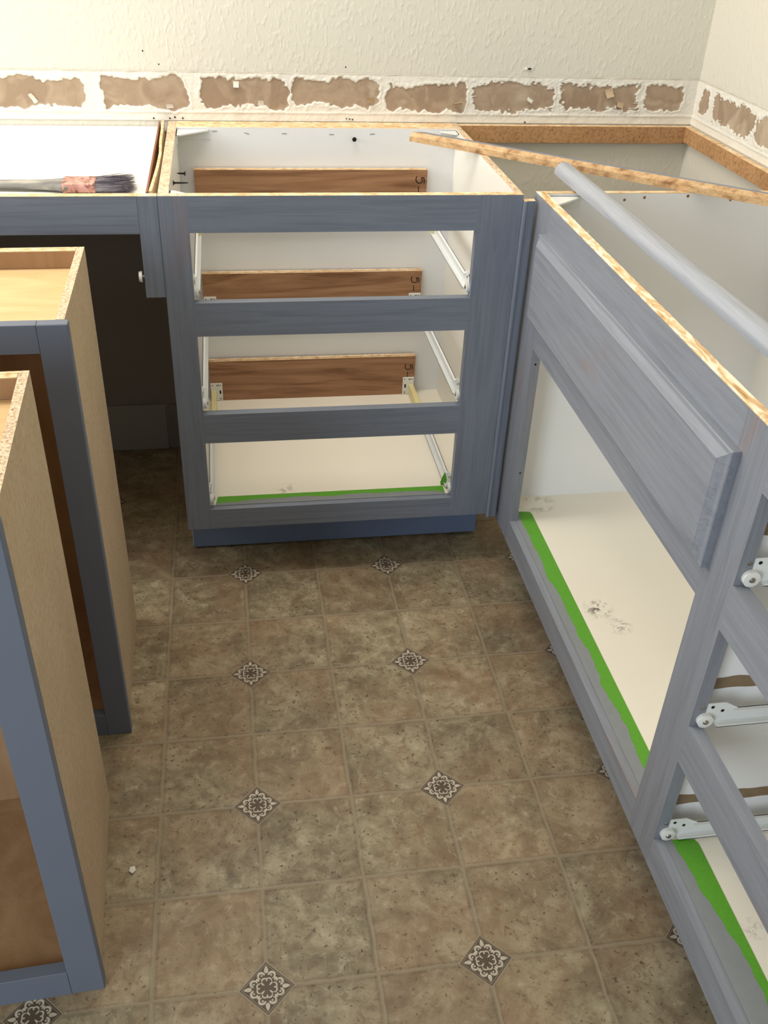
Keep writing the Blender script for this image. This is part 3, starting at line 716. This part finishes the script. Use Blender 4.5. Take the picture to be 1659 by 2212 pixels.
tape_y('masking_tape', 'long green masking tape strip on the floor edge inside the open sink cabinet', -0.885, -0.050, XR+fr+.0005, 0.777, .1727,
       lambda y: .745+.012*(-y-.05)/.8 if y > -.75 else .757, 2)
tape_y('masking_tape', 'green masking tape on the floor edge inside the right-hand drawer cabinet below the lowest slide', -1.40, -0.945, XR+fr+.0005, 0.783, .1725, lambda y: .743+.026*min(1, max(0, (-y-.95)/.2)), 6, amp=.007)

# ------------------------------------------------------------------ loose mouldings on top
def along(p0, p1):
    d = (Vector(p1)-Vector(p0)); L = d.length; d.normalize(); s = Vector((-d.y, d.x, 0)); return Vector(p0), d, s, L
def stick(name, label, p0, p1, prof, mats, cut=(0, 0), parts=None):
    o, d, s, L = along(p0, p1); mb = MB(); n = len(prof); NN = 24; q = 0
    for t in range(NN+1):
        for (a, c) in prof:
            x = L*t/NN
            if t == 0: x += cut[0]*a
            P = o+d*x+s*a+Vector((0, 0, c)); mb.v.append(tuple(P))
    for t in range(NN):
        for k in range(n):
            j = (k+1) % n; mb.f.append((t*n+k, t*n+j, (t+1)*n+j, (t+1)*n+k)); mb.mi.append(mb.mat(mats[k]))
    mb.f.append(tuple(range(n))[::-1]); mb.mi.append(mb.mat(mats[0])); mb.f.append(tuple(NN*n+k for k in range(n))); mb.mi.append(mb.mat(mats[0]))
    ob = mb.build(name); return tag(ob, label, 'moulding')
M_OAKD = wood('raw_oak_strip', 'x', (150, 108, 70), (208, 170, 124), (228, 194, 148), 40, 0.8, 0.6, 0.3)
M_PSTR = M_PX
# flat strip: raw oak side to the camera, thin painted face on top
p0, p1 = (0.553, 0.418, T+.0006), (1.262, -0.168, T+.0006)
stick('wood_moulding', 'raw oak strip with grey painted top lying across the open corner', p0, p1,
      [(-.010, 0), (.008, 0), (.012, .014), (.011, .020), (-.005, .021), (-.010, .012)], [M_OAKD, M_PSTR, M_PSTR, M_PSTR, M_OAKD, M_OAKD], cut=(1.2, 0))
# painted half-round
prof = [(-.0195, 0), (.0195, 0)]+[(.0195*math.cos(a), .004+.019*math.sin(a)) for a in [math.pi*k/14 for k in range(15)]]
M_HR = painted_wood('painted_half_round', 'y', (164, 168, 176), 0.1, 4.0)
hr = stick('painted_moulding', 'long light grey half-round moulding lying over the sink cabinet', (0.8075, 0.135, T+.0042), (0.8318, -1.41, T+.0042), prof, [M_HR]*len(prof))
for p in hr.data.polygons: p.use_smooth = len(p.vertices) == 4
hr.data.set_sharp_from_angle(angle=0.7)

# ------------------------------------------------------------------ upper cabinets standing on the floor at the left
def wall_cabinet(label, X, Y, D, R, H, W, open_top, open_bot, stile_w, plain):
    t = thing('wall_cabinet', label, 'cabinet', (X, Y, 0), 'wall cabinets taken down and stood on the floor', abs_=False, rz=R)
    # local frame: x right (0 at the right front corner), y back
    tb = 0.0125; e = 0.006
    fx = lambda *a: MB().box(*a)
    fx(-stile_w, 0, 0, fr, 0, H, M_PSM).build('stile', t, bevel=0.0012)
    fx(-W, -W+stile_w, 0, fr, 0, H, M_PSM).build('stile', t, bevel=0.0012)
    fx(-W+stile_w, -stile_w, 0, fr, open_top, H, M_PSM).build('rail', t, bevel=0.0006)
    fx(-W+stile_w, -stile_w, 0, fr, 0, open_bot, M_PSM).build('rail', t, bevel=0.0006)
    fx(-e-tb, -e, fr, D, 0.001, H, M_PART, M_PEDGE).build('side_panel', t)
    fx(-W+e, -W+e+tb, fr, D, 0.001, H, M_PART, M_PEDGE).build('side_panel', t)
    fx(-W+e+tb, -e-tb, fr, D-.006, H-.042, H-.030, M_BIRCH).build('top_panel', t)
    fx(-W+e+tb, -e-tb, fr, D-.006, 0.028, 0.040, M_BIRCHIN).build('bottom_panel', t)
    fx(-W+e+tb, -e-tb, D-.006, D, 0.001, H, M_BIRCHIN, M_EDGE).build('back_panel', t)
    fx(-W+e+tb, -e-tb, D-.020, D-.006, H-.030, H, M_BIRCHIN, M_EDGE).build('nailing_rail', t, bevel=0.001)
    return t
wall_cabinet('particleboard-sided upper cabinet with blue-grey front frame stood on the floor, the farther of two', -0.108, -0.469, 0.331, 0.014, 0.831, 0.60, .787, .052, .0435, 0)
wall_cabinet('particleboard-sided upper cabinet with blue-grey front frame stood on the floor, the nearer of two', -0.1138, -0.971, 0.350, 0.047, 0.834, 0.60, .790, .056, .047, 1)

# ------------------------------------------------------------------ small things
ch = MB(); ch.prism([(-.093, -.776), (-.0875, -.781), (-.0815, -.7755), (-.084, -.767), (-.091, -.768)], 'z', .0002, .0032, M_PAPERW)
tag(ch.build('paint_chip', bevel=.0004), 'tiny white chip lying on the vinyl floor beside the upper cabinet', 'debris')
